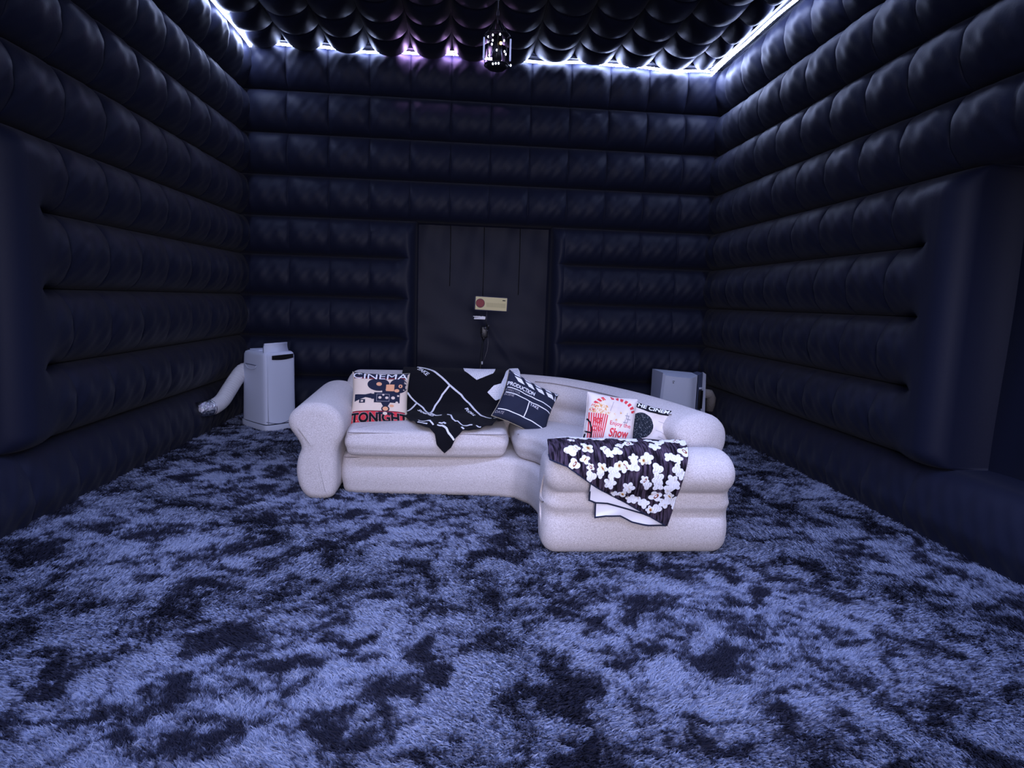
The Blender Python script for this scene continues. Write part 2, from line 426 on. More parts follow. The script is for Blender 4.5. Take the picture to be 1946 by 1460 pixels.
# ------------------------------------------------------------------ LED rope lights in the ceiling edge
def rope(name, p0, p1, label, n=60, violet=(), bright=(), ax=0):
    root = empty(name, p0); tag(root, label, 'light strip', 'rope lights along the ceiling edge')
    P0, P1 = Vector(p0), Vector(p1)
    pts = []
    for i in range(n+1):
        t = i/n; q = P0.lerp(P1, t)-P0
        q.z += .012*math.sin(t*19)+.006*math.sin(t*47)
        pts.append(q)
    a = MB(); a.tube(pts, .013, 'led', 8); 
    if violet:
        for k, f in enumerate(a.f):
            t = (sum(a.v[i][0] for i in f)/len(f)+P0.x)
            if any(l < t < h for l, h in violet): a.mi[k] = a.m('led_violet')
    for k, f in enumerate(a.f):
        t = sum(a.v[i][ax] for i in f)/len(f)+P0[ax]
        if any(l < t < h for l, h in bright): a.mi[k] = a.m('led_bright')
    a.build('light_rope', root)
    c = MB(); q0, q1 = P0-P0, P1-P0; D = (q1-q0).normalized(); S = D.cross(Vector((0, 0, 1)))*.035; T = Vector((0, 0, .006))
    vs = [p+sg*S+h for p in (q0, q1) for sg, h in ((-1, T*6), (1, T*6), (1, T*7), (-1, T*7))]
    c.add(vs, [(0, 1, 2, 3), (7, 6, 5, 4), (0, 4, 5, 1), (1, 5, 6, 2), (2, 6, 7, 3), (3, 7, 4, 0)], 'metal_black')
    c.build('uplight_blocker', root, smooth=False)  # black strip added above the rope to keep its light off the ceiling
    for i in range(4, n, 12):
        b = MB(); b.box(pts[i]+Vector((0, 0, .020)), (.02, .02, .02), 'metal_grey'); b.build('mounting_clip', root, smooth=False)
rope('led_rope_light', (-2.33, 6.965, 3.925), (2.74, 6.965, 3.945), 'bright white and violet LED rope light along the top of the rear wall', violet=((-.9, .5),), bright=((1.2, 2.8),))
rope('led_rope_light', (-2.24, 6.88, 3.87), (-2.24, -1.6, 3.87), 'bright white LED rope light along the top of the left wall', n=80, bright=((6.6, 7),), ax=1)
rope('led_rope_light', (2.68, 6.90, 3.885), (2.68, -1.6, 3.885), 'bright white LED rope light along the top of the right wall', n=80, bright=((6.4, 7),), ax=1)

# ------------------------------------------------------------------ sofa
def inset(poly, d):
    n = len(poly); out = []
    for i in range(n):
        a, b, c = Vector(poly[i-1]), Vector(poly[i]), Vector(poly[(i+1) % n])
        n1 = Vector((-(b-a).y, (b-a).x)).normalized(); n2 = Vector((-(c-b).y, (c-b).x)).normalized()
        m = (n1+n2); m = m/max(m.length, 1e-6); k = 1/max(.6, m.dot(n1))
        out.append(b+m*d*k)
    return out
def roundpoly(poly, it=3, r=None):
    p = [Vector(q) for q in poly]
    if r:           # cut the corners at distance r first
        q = []
        n = len(p)
        for i in range(n):
            a, b, c = p[i-1], p[i], p[(i+1) % n]
            la, lc = (a-b).length, (c-b).length
            q += [b+(a-b)/la*min(r, la*.45), b+(c-b)/lc*min(r, lc*.45)]
        p = q
    for _ in range(it):
        q = []; n = len(p)
        for i in range(n):
            a, b = p[i], p[(i+1) % n]; q += [a*.75+b*.25, a*.25+b*.75]
        p = q
    return p
def resample(p, m):
    p = [Vector(q) for q in p]; p.append(p[0]); L = [0]
    for a, b in zip(p[:-1], p[1:]): L.append(L[-1]+(b-a).length)
    out = []; j = 0
    for k in range(m):
        s = L[-1]*k/m
        while L[j+1] < s: j += 1
        t = (s-L[j])/max(L[j+1]-L[j], 1e-9); out.append(p[j].lerp(p[j+1], t))
    return out
def puff(poly, z0, z1, r, crown=.02, m=120, mname='flock', rc=.08, flat=False):
    """rounded inflated slab over a plan outline (counter-clockwise)"""
    o = resample(roundpoly(poly, 2, rc), m); mb = MB(); rings = []
    H = z1-z0; r = min(r, H/2)
    K = 7
    for k in range(K): a = math.pi/2*k/(K-1); rings.append((r*(1-math.sin(a)), z0+r*(1-math.cos(a))))
    for k in range(1, 6):
        t = k/6; rings.append((-.012*math.sin(math.pi*t), z0+r+(H-2*r)*t))
    for k in range(K): a = math.pi/2*k/(K-1); rings.append((r*(1-math.cos(a)), z1-r+r*math.sin(a)))
    vs = []
    for d, z in rings: vs += [(p.x, p.y, z) for p in inset(o, d)]
    top = inset(o, r); c = sum(top, Vector((0, 0)))/m
    steps = [] if flat else [.9, .75, .55, .3, .1]
    for s in steps: vs += [(c.x+(p.x-c.x)*s, c.y+(p.y-c.y)*s, z1+crown*(1-s*s)) for p in top]
    R = len(rings)+len(steps)
    fs = [(i*m+k, i*m+(k+1) % m, (i+1)*m+(k+1) % m, (i+1)*m+k) for i in range(R-1) for k in range(m)]
    fs += [tuple((R-1)*m+k for k in range(m)), tuple(range(m-1, -1, -1))]
    mb.add(vs, fs, mname); return mb, [(p.x, p.y) for p in inset(o, r*.30)]
def smooth_open(P, m):
    P = [Vector(p) for p in P]
    out = []
    n = len(P)-1
    for k in range(m):
        t = n*k/(m-1); i = min(int(t), n-1); f = t-i
        p0, p1, p2, p3 = P[max(i-1, 0)], P[i], P[i+1], P[min(i+2, n)]
        out.append(.5*((2*p1)+(-p0+p2)*f+(2*p0-5*p1+4*p2-p3)*f*f+(-p0+3*p1-3*p2+p3)*f**3))
    return out

sofa = empty('corner_sofa', (0, 4.2, 0))
tag(sofa, 'beige flocked inflatable L-shaped corner sofa in the middle of the room', 'sofa')
def sofa_part(mb, name):
    mb.v = [(x, y-4.2, z) for x, y, z in mb.v]; o = mb.build(name, sofa)
    bm = bmesh.new(); bm.from_mesh(o.data); bmesh.ops.recalc_face_normals(bm, faces=bm.faces[:]); bm.to_mesh(o.data); bm.free()
    return o
base_poly = [(-.82, 4.06), (.1, 4.03), (.32, 4.0), (.42, 3.92), (.48, 3.78), (.50, 3.5), (.50, 3.2), (1.38, 3.2), (1.40, 3.6),
             (1.3, 4.1), (1.0, 4.5), (.6, 4.78), (.2, 4.88), (-.82, 4.88)]
mb, e = puff(base_poly, 0, .288, .055, .0, 200, flat=True); base_o = sofa_part(mb, 'base')
def seam_line(pts, name='seam', r=.0034, parent=None, closed=False):
    mb = MB(); mb.tube(pts, r, 'seam', 5, cap=False); mb.v = [(x, y-4.2, z) for x, y, z in mb.v]
    return mb.build(name, parent or sofa)
def ring_seam(poly, d, r, z, lo, hi):
    o = resample(roundpoly(poly, 2, .08), 200)
    a = r*(1-math.cos(math.radians(50)))
    q = inset(o, a-.001); return [(p.x, p.y, z) for p in q if lo(p)]
mb, e = puff([(-.78, 3.97), (.335, 3.97), (.335, 4.72), (-.78, 4.72)], .288, .468, .048, .022, 160); c1 = sofa_part(mb, 'seat_cushion')
cush2 = [(.375, 3.975), (.45, 3.93), (.52, 3.80), (.555, 3.6), (.565, 3.28), (1.22, 3.28), (1.2, 3.7), (1.05, 4.05), (.8, 4.38), (.6, 4.55), (.375, 4.66)]
mb, e = puff(cush2, .288, .468, .048, .018, 200, rc=.05); c2 = sofa_part(mb, 'seat_cushion')
S = 4.2
seam_line([(x, y, .452) for x, y in ((-.74, 4.0), (-.72, 3.992), (-.3, 3.987), (.1, 3.987), (.28, 3.99), (.31, 4.0))], parent=c1)
seam_line([(x, y, .452) for x, y in ((.39, 4.02), (.41, 4.0), (.47, 3.945), (.535, 3.82), (.572, 3.62), (.582, 3.4))], parent=c2)
seam_line([(x, y, z) for x, y, z in ((-.78, 4.082, .262), (-.3, 4.068, .262), (.1, 4.06, .262), (.33, 4.03, .262), (.46, 3.95, .262), (.55, 3.8, .262), (.58, 3.6, .262))], parent=base_o)

# backrest swept along the curved rear
prof = [(-.10, .10), (-.14, .30), (-.19, .40), (-.205, .46), (-.19, .53), (-.150, .555), (-.165, .58), (-.195, .63), (-.185, .69), (-.13, .745), (-.05, .772),
        (.03, .775), (.11, .75), (.17, .69), (.185, .62), (.17, .56), (.145, .53), (.16, .48), (.175, .40), (.17, .25), (.15, .08), (.10, .01), (0, .0), (-.08, .03)]
path = smooth_open([(-.90, 4.80), (-.6, 4.83), (-.1, 4.84), (.30, 4.80), (.62, 4.68), (.93, 4.43), (1.17, 4.10), (1.33, 3.74), (1.45, 3.35)], 90)
pf = resample(roundpoly(prof, 1), 72)
def sweep(path, pf, capr=.13, mname='flock', hs=lambda t: 1, cz=.42):
    mb = MB(); vs = []; m = len(pf); fr = []
    L = [0]
    for a, b in zip(path[:-1], path[1:]): L.append(L[-1]+(b-a).length)
    T = L[-1]
    def ev(s):
        s = min(max(s, 0), T); j = 0
        while j < len(L)-2 and L[j+1] < s: j += 1
        return path[j].lerp(path[j+1], (s-L[j])/(L[j+1]-L[j])), (path[j+1]-path[j]).normalized()
    st = []
    for k in range(9): a = math.pi/2*k/8; st.append((capr*(1-math.cos(a)), math.sin(a)))
    mid = [(capr+(T-2*capr)*k/70, 1) for k in range(1, 70)]
    st = st+mid+[(T-s, q) for s, q in st[::-1]]
    for s, q in st:
        p, t = ev(s); nrm = Vector((-t.y, t.x)); q = max(q, .02); h = hs(s/T)
        cx = sum(a for a, b in pf)/m
        ins = [(a, b) for a, b in pf] if q >= 1 else [tuple(v) for v in [Vector((cx+(a-cx)*(q**.9), (cz+(b-cz)*(.55+.45*q)) if q > .05 else cz+(b-cz)*.5)) for a, b in pf]]
        for a, b in ins: vs.append((p.x+nrm.x*a, p.y+nrm.y*a, b*h))
    n = len(st)
    fs = [(i*m+k, (i+1)*m+k, (i+1)*m+(k+1) % m, i*m+(k+1) % m) for i in range(n-1) for k in range(m)]
    fs += [tuple(range(m)), tuple((n-1)*m+k for k in range(m-1, -1, -1))]
    mb.add(vs, fs, mname); return mb
mb = sweep(path, pf, .11, hs=lambda t: 1-.07*max(0, (t-.55)/.45)); br = sofa_part(mb, 'backrest')
def back_seam(a, z, lo, hi):
    pts = []
    for i, p in enumerate(path[:-1]):
        t = (path[i+1]-p).normalized(); nr = Vector((-t.y, t.x)); f = i/len(path)
        if lo <= f <= hi: pts.append((p.x+nr.x*a, p.y+nr.y*a, z*(1-.07*max(0, (f-.55)/.45))))
    return pts
seam_line(back_seam(-.135, .744, .50, .93), parent=br)

# arms: a scroll profile extruded with puffed ends
def arm(profile, axis, a0, a1, r, lift=0):
    pf = resample(roundpoly(profile, 2), 90); mb = MB(); vs = []; m = len(pf); K = 8
    st = [(a0+r*(1-math.sin(math.pi/2*k/K)) if False else a0+r*(1-math.cos(math.pi/2*k/K)), r*(1-math.sin(math.pi/2*k/K))) for k in range(K+1)]
    mid = [(a0+r+(a1-a0-2*r)*k/20, 0) for k in range(1, 20)]
    en = [(a1-(s-a0), d) for s, d in st[::-1]]
    st = st+mid+en
    c = sum(pf, Vector((0, 0)))/m
    seq = [(st[0][0]-.008, 'c', .25), (st[0][0]-.006, 'c', .7)]+[(s, 'i', d) for s, d in st]+[(st[-1][0]+.006, 'c', .7), (st[-1][0]+.008, 'c', .25)]
    e0 = inset(pf, r)
    for s, k, d in seq:
        q = inset(pf, d) if k == 'i' else [c+(p-c)*d for p in e0]
        f = (s-a0)/(a1-a0)
        for p in q:
            z = p.y*(1+lift*f*max(0, p.y/.6))
            vs.append((p.x, s, z) if axis == 'Y' else (s, p.x, z))
    n = len(seq)
    fs = [(i*m+k, (i+1)*m+k, (i+1)*m+(k+1) % m, i*m+(k+1) % m) for i in range(n-1) for k in range(m)]
    fs += [tuple(range(m)), tuple((n-1)*m+k for k in range(m-1, -1, -1))]
    if axis == 'X': fs = [f[::-1] for f in fs]
    mb.add(vs, fs, 'flock'); return mb
armL = [(-.84, .0), (-.805, .08), (-.805, .22), (-.81, .34), (-.76, .44), (-.76, .55), (-.83, .63), (-.93, .655), (-1.03, .64), (-1.115, .57), (-1.12, .49), (-1.06, .41),
        (-1.03, .35), (-1.06, .29), (-1.075, .18), (-1.05, .07), (-.99, .0)]
al = sofa_part(arm(armL, 'Y', 3.94, 4.80, .06, .07), 'armrest')
armR = [(3.12, .0), (3.055, .03), (3.03, .11), (3.035, .20), (3.06, .238), (3.025, .28), (3.03, .325), (3.062, .35), (3.0, .39), (2.975, .45), (2.99, .52), (3.05, .57),
        (3.14, .588), (3.25, .565), (3.315, .50), (3.32, .42), (3.30, .30), (3.31, .12), (3.27, .0)]
ar = sofa_part(arm(armR[::-1], 'X', .445, 1.475, .085), 'armrest')

# ------------------------------------------------------------------ draped cloth
def make_path(P):
    P = np.array(P, float); s = np.concatenate([[0], np.cumsum(np.hypot(*np.diff(P, axis=0).T))]); return P, s
def drape(pathpts, wr):
    P, S_ = make_path(pathpts)
    def raw(s): return np.array([np.interp(s, S_, P[:, 0]), np.interp(s, S_, P[:, 1])])
    def pt(s): return sum(raw(s+d) for d in (-.03, -.018, -.006, .006, .018, .03))/6
    def f(x, y, off):           # y = -s
        s = -y; p = pt(s); t = pt(s+.01)-pt(s-.01); t /= np.hypot(*t)+1e-9
        n = np.array([t[1], -t[0]])            # away from the sofa
        if n[0] > 0 and n[1] < 0: n = -n
        w = wr(x, s)+off
        return (x, p[0]+n[0]*w, p[1]+n[1]*w)
    return f
P1 = [(4.99, .60), (4.9, .765), (4.82, .795), (4.72, .775), (4.62, .69), (4.55, .57), (4.42, .505), (4.2, .505), (4.02, .49), (3.955, .45), (3.94, .38), (3.935, .28)]
def wr1(x, s):
    a = sm(s, .55, 1.1)
    g = sm(s, 1.0, 1.2)
    return .008+float(.005*math.sin(x*14+s*9)+.004*math.sin(s*21-x*8))*float(.4+a)+float(a)*.008*(1+math.sin(x*46+s*20))*.5 + float(g)*.010*(1+math.sin(x*70-s*30))*.5
D1 = drape(P1, wr1)
bl = MB(); NX = 200; NS = 190
xb = [-.50, -.44, -.39, -.341, -.296, -.246, -.203, -.165, -.152, -.10, -.06, -.04, -.027, .015, .045, .106, .145, .216, .25, .30, .36, .44]
sb = [.93, .94, .96, 1.048, 1.181, 1.215, 1.228, 1.268, 1.33, 1.385, 1.35, 1.31, 1.283, 1.24, 1.23, 1.225, 1.192, 1.176, 1.11, 1.09, 1.03, .95]
xt = [-.50, -.42, -.36, 0, .02, .25, .30, .44]; st_ = [.20, .20, .14, .14, .14, .14, .14, .2]
def blp(i, j):
    x = -.455+.895*i/(NX-1); s0 = np.interp(x, xt, st_); s1 = np.interp(x, xb, sb)
    return D1(x, -(s0+(s1-s0)*j/(NS-1)), .004)
bl.grid(blp, NX, NS, 'fleece')
lo = 0.0072
L1 = [(-.343, .291), (-.285, .319), (-.212, .376), (-.15, .438), (-.088, .509), (.002, .586), (.062, .675), (.132, .824), (.179, .965), (.215, .988)]
neg = lambda L: [(x, -s) for x, s in L]
for L, wd in ((L1, .014), ([(.237, .996), (.264, 1.012)], .008), ([(.275, 1.03), (.29, 1.07)], .008),
              ([(-.088, .514), (-.14, .589), (-.189, .707), (-.224, .848)], .013),
              ([(-.40, .58), (-.377, .612), (-.329, .679), (-.277, .741), (-.223, .852), (-.177, .94), (-.136, .97)], .012),
              ([(-.329, .687), (-.365, .768), (-.385, .82)], .012),
              ([(-.091, .964), (-.068, .971), (-.052, 1.062), (-.034, 1.115), (-.019, 1.094), (.015, 1.152), (.045, 1.178), (.078, 1.184)], .011),
              ([(-.151, 1.199), (-.119, 1.205), (-.092, 1.232), (-.078, 1.258), (-.052, 1.283), (-.041, 1.296)], .012),
              ([(-.284, 1.111), (-.248, 1.127), (-.215, 1.165), (-.202, 1.171)], .010),
              ([(-.283, 1.176), (-.253, 1.184), (-.222, 1.197)], .009),
              ([(-.141, 1.165), (-.119, 1.18)], .012), ([(-.113, 1.168), (-.1, 1.19)], .012), ([(.011, 1.21), (.022, 1.228)], .012),
              ([(.111, 1.172), (.123, 1.190), (.136, 1.194)], .011), ([(-.201, 1.18), (-.18, 1.21)], .010)):
    bl.line(neg(L), wd, D1, 'print_white', lo, .012)
def along(p0, p1, h):
    d = (p1[0]-p0[0], -(p1[1]-p0[1])); l = math.hypot(*d); return (p0[0], -p0[1]), d, (-d[1]/l*h, d[0]/l*h)
for txt, p0, p1, h in (('TAKE', (-.352, .335), (-.268, .425), .034), ('ROLL', (.030, .745), (.092, .915), .026), ('SOUND', (-.318, .785), (-.205, .965), .028)):
    o, xd, yd = along(p0, p1, h); bl.text(txt, o, xd, yd, D1, 'print_white', lo, .012, .006)
blanket = bl.build('throw_blanket'); tag(blanket, 'black fleece throw blanket with white clapperboard print draped over the sofa back', 'blanket')
md = blanket.modifiers.new('thickness', 'SOLIDIFY'); md.thickness = .003; md.offset = 1
# corners where the white underside of the throw is folded forward
def fold(pts, off, label=None):
    mb = MB(); mb.poly(neg(pts), D1, 'white_cloth', off, .02); mb.poly(neg(pts), D1, 'white_cloth', off+.0001, .02)
    o = mb.build('folded_corner', blanket); o['label'] = 'white underside of the blanket folded over'
    md = o.modifiers.new('thickness', 'SOLIDIFY'); md.thickness = .002; md.offset = 1
    return o
fold([(.015, .30), (.27, .30), (.262, .352), (.248, .386), (.119, .458), (.023, .359)], .008)
fold([(.201, .563), (.25, .51), (.307, .49), (.33, .43), (.352, .357), (.38, .30), (.45, .27), (.46, .36), (.46, .50), (.40, .56), (.265, .633)], .010)

# popcorn blanket on the right arm
P2 = [(3.38, .44), (3.335, .53), (3.24, .588), (3.12, .607), (3.02, .588), (2.962, .525), (2.952, .45), (2.985, .37), (2.99, .2), (2.99, .05)]
def wr2(x, s): return .004+.0025*math.sin(x*30+s*11)+.002*math.sin(s*40+x*17)+float(sm(s, .55, .8))*.005*math.sin(x*21+1)
D2 = drape(P2, wr2)
pb = MB()
Ls, Lx = [.10, .27, .33, .47, .495, .505, .524, .605, .69, .778, .845], [.50, .475, .462, .450, .456, .48, .542, .675, .81, .966, 1.082]
Rs, Rx = [.10, .27, .34, .44, .544, .60, .74, .855], [1.19, 1.205, 1.214, 1.193, 1.157, 1.143, 1.124, 1.094]
NA, NB = 90, 90
def pbp(i, j):
    s = .10+.75*j/(NB-1); a, b = np.interp(s, Ls, Lx), np.interp(s, Rs, Rx); return D2(a+(b-a)*i/(NA-1), -s, .016)
pb.grid(pbp, NA, NB, 'wood_print')
rnd = random.Random(11)
def inside(x, s): return np.interp(s, Ls, Lx)-.004 < x < np.interp(s, Rs, Rx)+.004 and .1 < s < .85
kern = []
def popcorn(cx, cs, r, rot, k, detail, lay):
    pts = []
    n = 40
    for q in range(n):
        th = 2*math.pi*q/n; rr = r*(.62+.42*abs(math.sin(k*th/2+rot))+.06*math.sin(3*th+rot*2))
        x = cx+rr*math.cos(th); s = cs+rr*.9*math.sin(th)
        xl, xr = np.interp(s, Ls, Lx)+.003, np.interp(s, Rs, Rx)-.003
        pts.append((min(max(x, xl), xr), -min(max(s, .11), .845)))
    pb.poly(pts, D2, 'popped_white', .0172+lay*.0004, .014)
    if detail:
        c2 = [(min(max(cx+r*.36*math.cos(a)+r*.1, np.interp(cs, Ls, Lx)), np.interp(cs, Rs, Rx)), -(cs+r*.42*math.sin(a+rot))) for a in [i*math.pi/4 for i in range(8)]]
        pb.poly(c2, D2, 'kernel_gold' if detail == 2 else 'kernel', .0180+lay*.0004, .02)
        c3 = [((x-cx)*.5+cx, (y+cs)*.5-cs) for x, y in c2]
        pb.poly(c3, D2, 'kernel' if detail == 2 else 'print_white', .0184+lay*.0004, .02)
# kernels read off the print, in pixels of a 1946 wide close view, turned into cloth positions
from_view = [(330,340,85,0),(400,320,60,2),(380,240,50,1),(360,480,75,1),(490,430,65,2),(545,510,50,1),(550,600,70,0),(540,320,80,2),(500,290,40,0),(740,210,100,0),(690,215,60,0),(430,180,70,0),(560,175,60,0),(740,325,60,1),(780,370,65,0),(880,340,70,0),
 (940,290,60,1),(1050,270,70,1),(1010,210,60,0),(1130,220,90,0),(680,520,70,2),(660,580,50,0),(820,560,90,0),(780,680,80,0),(880,490,60,2),(950,500,75,1),(1060,420,65,0),(1060,500,70,0),(1230,410,80,0),(1170,440,60,2),(1330,520,75,0),(1340,620,80,0),
 (1180,640,60,1),(1220,700,60,0),(1350,700,75,0),(1000,720,80,2),(940,800,60,2),(850,800,50,0),(1060,870,80,0),(1140,880,50,0),(1210,930,75,0),(1290,1010,60,2),(1370,1000,70,0),(1340,830,90,1),(1510,650,85,0),(1480,740,70,0),(1560,700,60,0),(1460,920,90,0),
 (1570,900,85,0),(1590,960,60,0),(1500,830,70,2),(1560,520,65,0),(1610,570,70,0),(1680,530,70,1),(1720,510,50,0),(1690,640,50,0),(1350,300,80,0),(1430,260,80,0),(1490,400,70,0),(1580,420,70,0),(1680,340,80,1),(1740,260,90,0),(1640,240,80,1),(1540,230,80,0),(1760,320,50,0),(1330,230,60,0)]
for q, (u, v, r, dt) in enumerate(from_view):
    x = .45+(u-80)*(.00044)+ (0 if v > 300 else 0)
    s = float(np.interp(v, [150, 165, 200, 330, 440, 560, 680, 860, 1060, 1230], [.15, .26, .30, .44, .495, .55, .60, .69, .778, .854]))
    x = .46+(u-90)*.000443 if u < 1750 else .46+1660*.000443
    if inside(x, s) or inside(x+.02, s): popcorn(x, s, r*.00041, q*1.3, 3+q % 3, dt, q % 4)
for k in range(26):             # the part lying back over the top of the arm
    popcorn(.52+.66*((k*.381966) % 1), .13+.13*((k*.618) % 1), .028, k*1.1, 3+k % 3, 0, k % 3)
Lp = list(zip(Lx, Ls)); Rp = list(zip(Rx, Rs))
pb.line(neg(Lp[3:]), .006, D2, 'print_navy', .0185, .02)
pblanket = pb.build('popcorn_blanket'); tag(pblanket, 'dark brown blanket printed with white popcorn hanging over the front armrest', 'blanket')
md = pblanket.modifiers.new('thickness', 'SOLIDIFY'); md.thickness = .003; md.offset = 1
def layer(xs_, tops, bots, off):
    mb = MB(); n, m2 = 50, 14
    def f(i, j):
        x = xs_[0]+(xs_[-1]-xs_[0])*i/(n-1); a, b = np.interp(x, xs_, tops), np.interp(x, xs_, bots)
        return D2(x, -(a+(b-a)*j/(m2-1)), off+.004*math.sin(x*30+j*.3))
    mb.grid(f, n, m2, 'white_cloth')
    def off2(x, y, o): return D2(x, y, o+.004*math.sin(x*30+4))
    fine = [xs_[0]+(xs_[-1]-xs_[0])*i/40 for i in range(41)]
    mb.line([(x, -float(np.interp(x, xs_, bots))) for x in fine], .009, off2, 'print_navy', off+.0035, .05)
    mb.line([(xs_[0], -tops[0]), (xs_[0]+.002, -bots[0])], .008, off2, 'print_navy', off+.0035, .03)
    o = mb.build('folded_layer', pblanket); o['label'] = 'white underside of the popcorn blanket with dark stitched hem'
    return o
layer([.668, .703, .768, .957, 1.06], [.595, .60, .64, .74, .80], [.706, .723, .727, .778, .822], .010)
layer([.706, .764, .841, .904, .992, 1.09], [.70, .70, .71, .74, .77, .83], [.806, .797, .797, .830, .846, .853], .003)

# ------------------------------------------------------------------ throw pillows
def pillow(name, c, right, up, w, h, T, front, back, art, label, pinch=.07, seed=0):
    R_ = Vector(right).normalized(); U_ = Vector(up); U_ = (U_-R_*U_.dot(R_)).normalized(); N_ = R_.cross(U_)
    def surf(a, b, off, side=1):
        a_, b_ = max(-1, min(1, a)), max(-1, min(1, b))
        x = w/2*a_*(1-pinch*(1-b_*b_)); y = h/2*b_*(1-pinch*(1-a_*a_))
        t = T/2*(max(0, (1-a_**4)*(1-b_**4)))**.55
        t += .0035*math.sin(5*a_+7*b_+seed)*(1-a_*a_)*(1-b_*b_)+.0025*math.sin(13*a_-9*b_+seed)*(1-a_*a_)
        return (x, y, side*t+off)
    mb = MB(); n = 72
    def cc(i): q = -1+2*i/(n-1); return math.sin(q*math.pi/2)
    mb.grid(lambda i, j: surf(cc(i), cc(j), 0, 1), n, n, front)
    mb.grid(lambda i, j: surf(cc(i), cc(j), 0, -1), n, n, back, flip=True)
    art(mb, lambda a, b, off: surf(a, b, off))
    o = mb.build(name); tag(o, label, 'pillow', None)
    # piping round the edge
    e = MB(); ring = [surf(-1+2*k/20, -1, 0) for k in range(20)]+[surf(1, -1+2*k/20, 0) for k in range(20)]+[surf(1-2*k/20, 1, 0) for k in range(20)]+[surf(-1, 1-2*k/20, 0) for k in range(21)]
    e.tube(ring, .003, back, 6, cap=False); e.build('edge_seam', o)
    m = Matrix((R_, U_, N_)).transposed().to_4x4(); m.translation = c; o.matrix_world = m
    return o
def disc(mb, cx, cy, rx, ry, mp, mname, off, n=22):
    mb.poly([(cx+rx*math.cos(2*math.pi*k/n), cy+ry*math.sin(2*math.pi*k/n)) for k in range(n)], mp, mname, off, .15)
def rect(mb, x0, y0, x1, y1, mp, mname, off): mb.poly([(x0, y0), (x1, y0), (x1, y1), (x0, y1)], mp, mname, off, .12)
e1, e2, e3, e4 = .0012, .0021, .0030, .0039
def art_cinema(mb, mp):
    def conv(x, y): return (2*(x-290)/(1350-290)-1)*.98, 1-2*(y-255)/(1300-255)
    rect(mb, -1, .78, 1, 1, mp, 'print_navy', e1); rect(mb, -1, .72, 1, .78, mp, 'print_maroon', e1)
    rect(mb, -1, -1, 1, -.55, mp, 'print_red', e1); rect(mb, -1, -.57, 1, -.54, mp, 'print_maroon', e2)
    mb.text('CINEMA', (-.97, .72), (1.94, 0), (0, .24), mp, 'print_white', e3, .0, .05)
    mb.text('TONIGHT', (-.99, -.99), (2.04, 0), (0, .40), mp, 'print_grey', e2, .055, .06); mb.text('TONIGHT', (-.97, -.97), (2.0, 0), (0, .36), mp, 'print_black', e3, .035, .06)
    disc(mb, -.04, .50, .40, .26, mp, 'print_navy', e2); disc(mb, .68, .46, .32, .30, mp, 'print_navy', e2)
    disc(mb, -.02, .52, .10, .075, mp, 'print_peach', e3); disc(mb, .76, .44, .07, .07, mp, 'print_peach', e3); disc(mb, .64, .26, .09, .065, mp, 'print_peach', e3)
    mb.poly([(.1, .30), (.66, .30), (.60, .12), (.12, .12)], mp, 'print_navy', e2, .12)
    rect(mb, .24, .24, .54, .50, mp, 'print_peach', e4)
    rect(mb, -.18, -.22, .76, .18, mp, 'print_navy', e2)
    for a, b in (((-.08, -.17), (.38, -.17)), ((-.08, .11), (.38, .11)), ((-.08, -.17), (-.08, .11)), ((.38, -.17), (.38, .11))): mb.line([a, b], .016, mp, 'print_grey', e3, .12)
    for x, y, r in ((.04, -.03, .06), (.29, -.03, .06), (.52, -.03, .07), (.66, -.20, .05), (.70, .06, .04), (.16, .08, .04)): disc(mb, x, y, r, r*.85, mp, 'cream', e4, 12)
    mb.poly([(-.90, .10), (-.90, -.18), (-.50, -.02), (-.28, -.06), (-.28, .14), (-.50, .09)], mp, 'print_navy', e2, .12)
    rect(mb, -.28, -.08, -.18, .12, mp, 'print_navy', e2); rect(mb, -.72, -.24, -.50, -.10, mp, 'print_navy', e3); rect(mb, -.66, -.20, -.57, -.14, mp, 'cream', e4)
    mb.poly([(.08, -.22), (.42, -.22), (.34, -.36), (.16, -.36)], mp, 'print_navy', e2, .12)
    disc(mb, .25, -.46, .15, .12, mp, 'print_navy', e2); disc(mb, .25, -.46, .10, .08, mp, 'print_peach', e3); disc(mb, .24, -.64, .08, .06, mp, 'cream', e4)
    mb.poly([(.02, -.58), (.48, -.58), (.60, -.68), (-.08, -.68)], mp, 'print_navy', e3, .12)
    disc(mb, .48, -.34, .08, .05, mp, 'print_peach', e2)
pillow('throw_pillow', (-.575, 4.335, .625), (.99, .02, -.01), (-.07, .34, .92), .405, .385, .14, 'cream', 'linen_side', art_cinema,
       'cream square pillow with film camera print, reading CINEMA TONIGHT', seed=1)
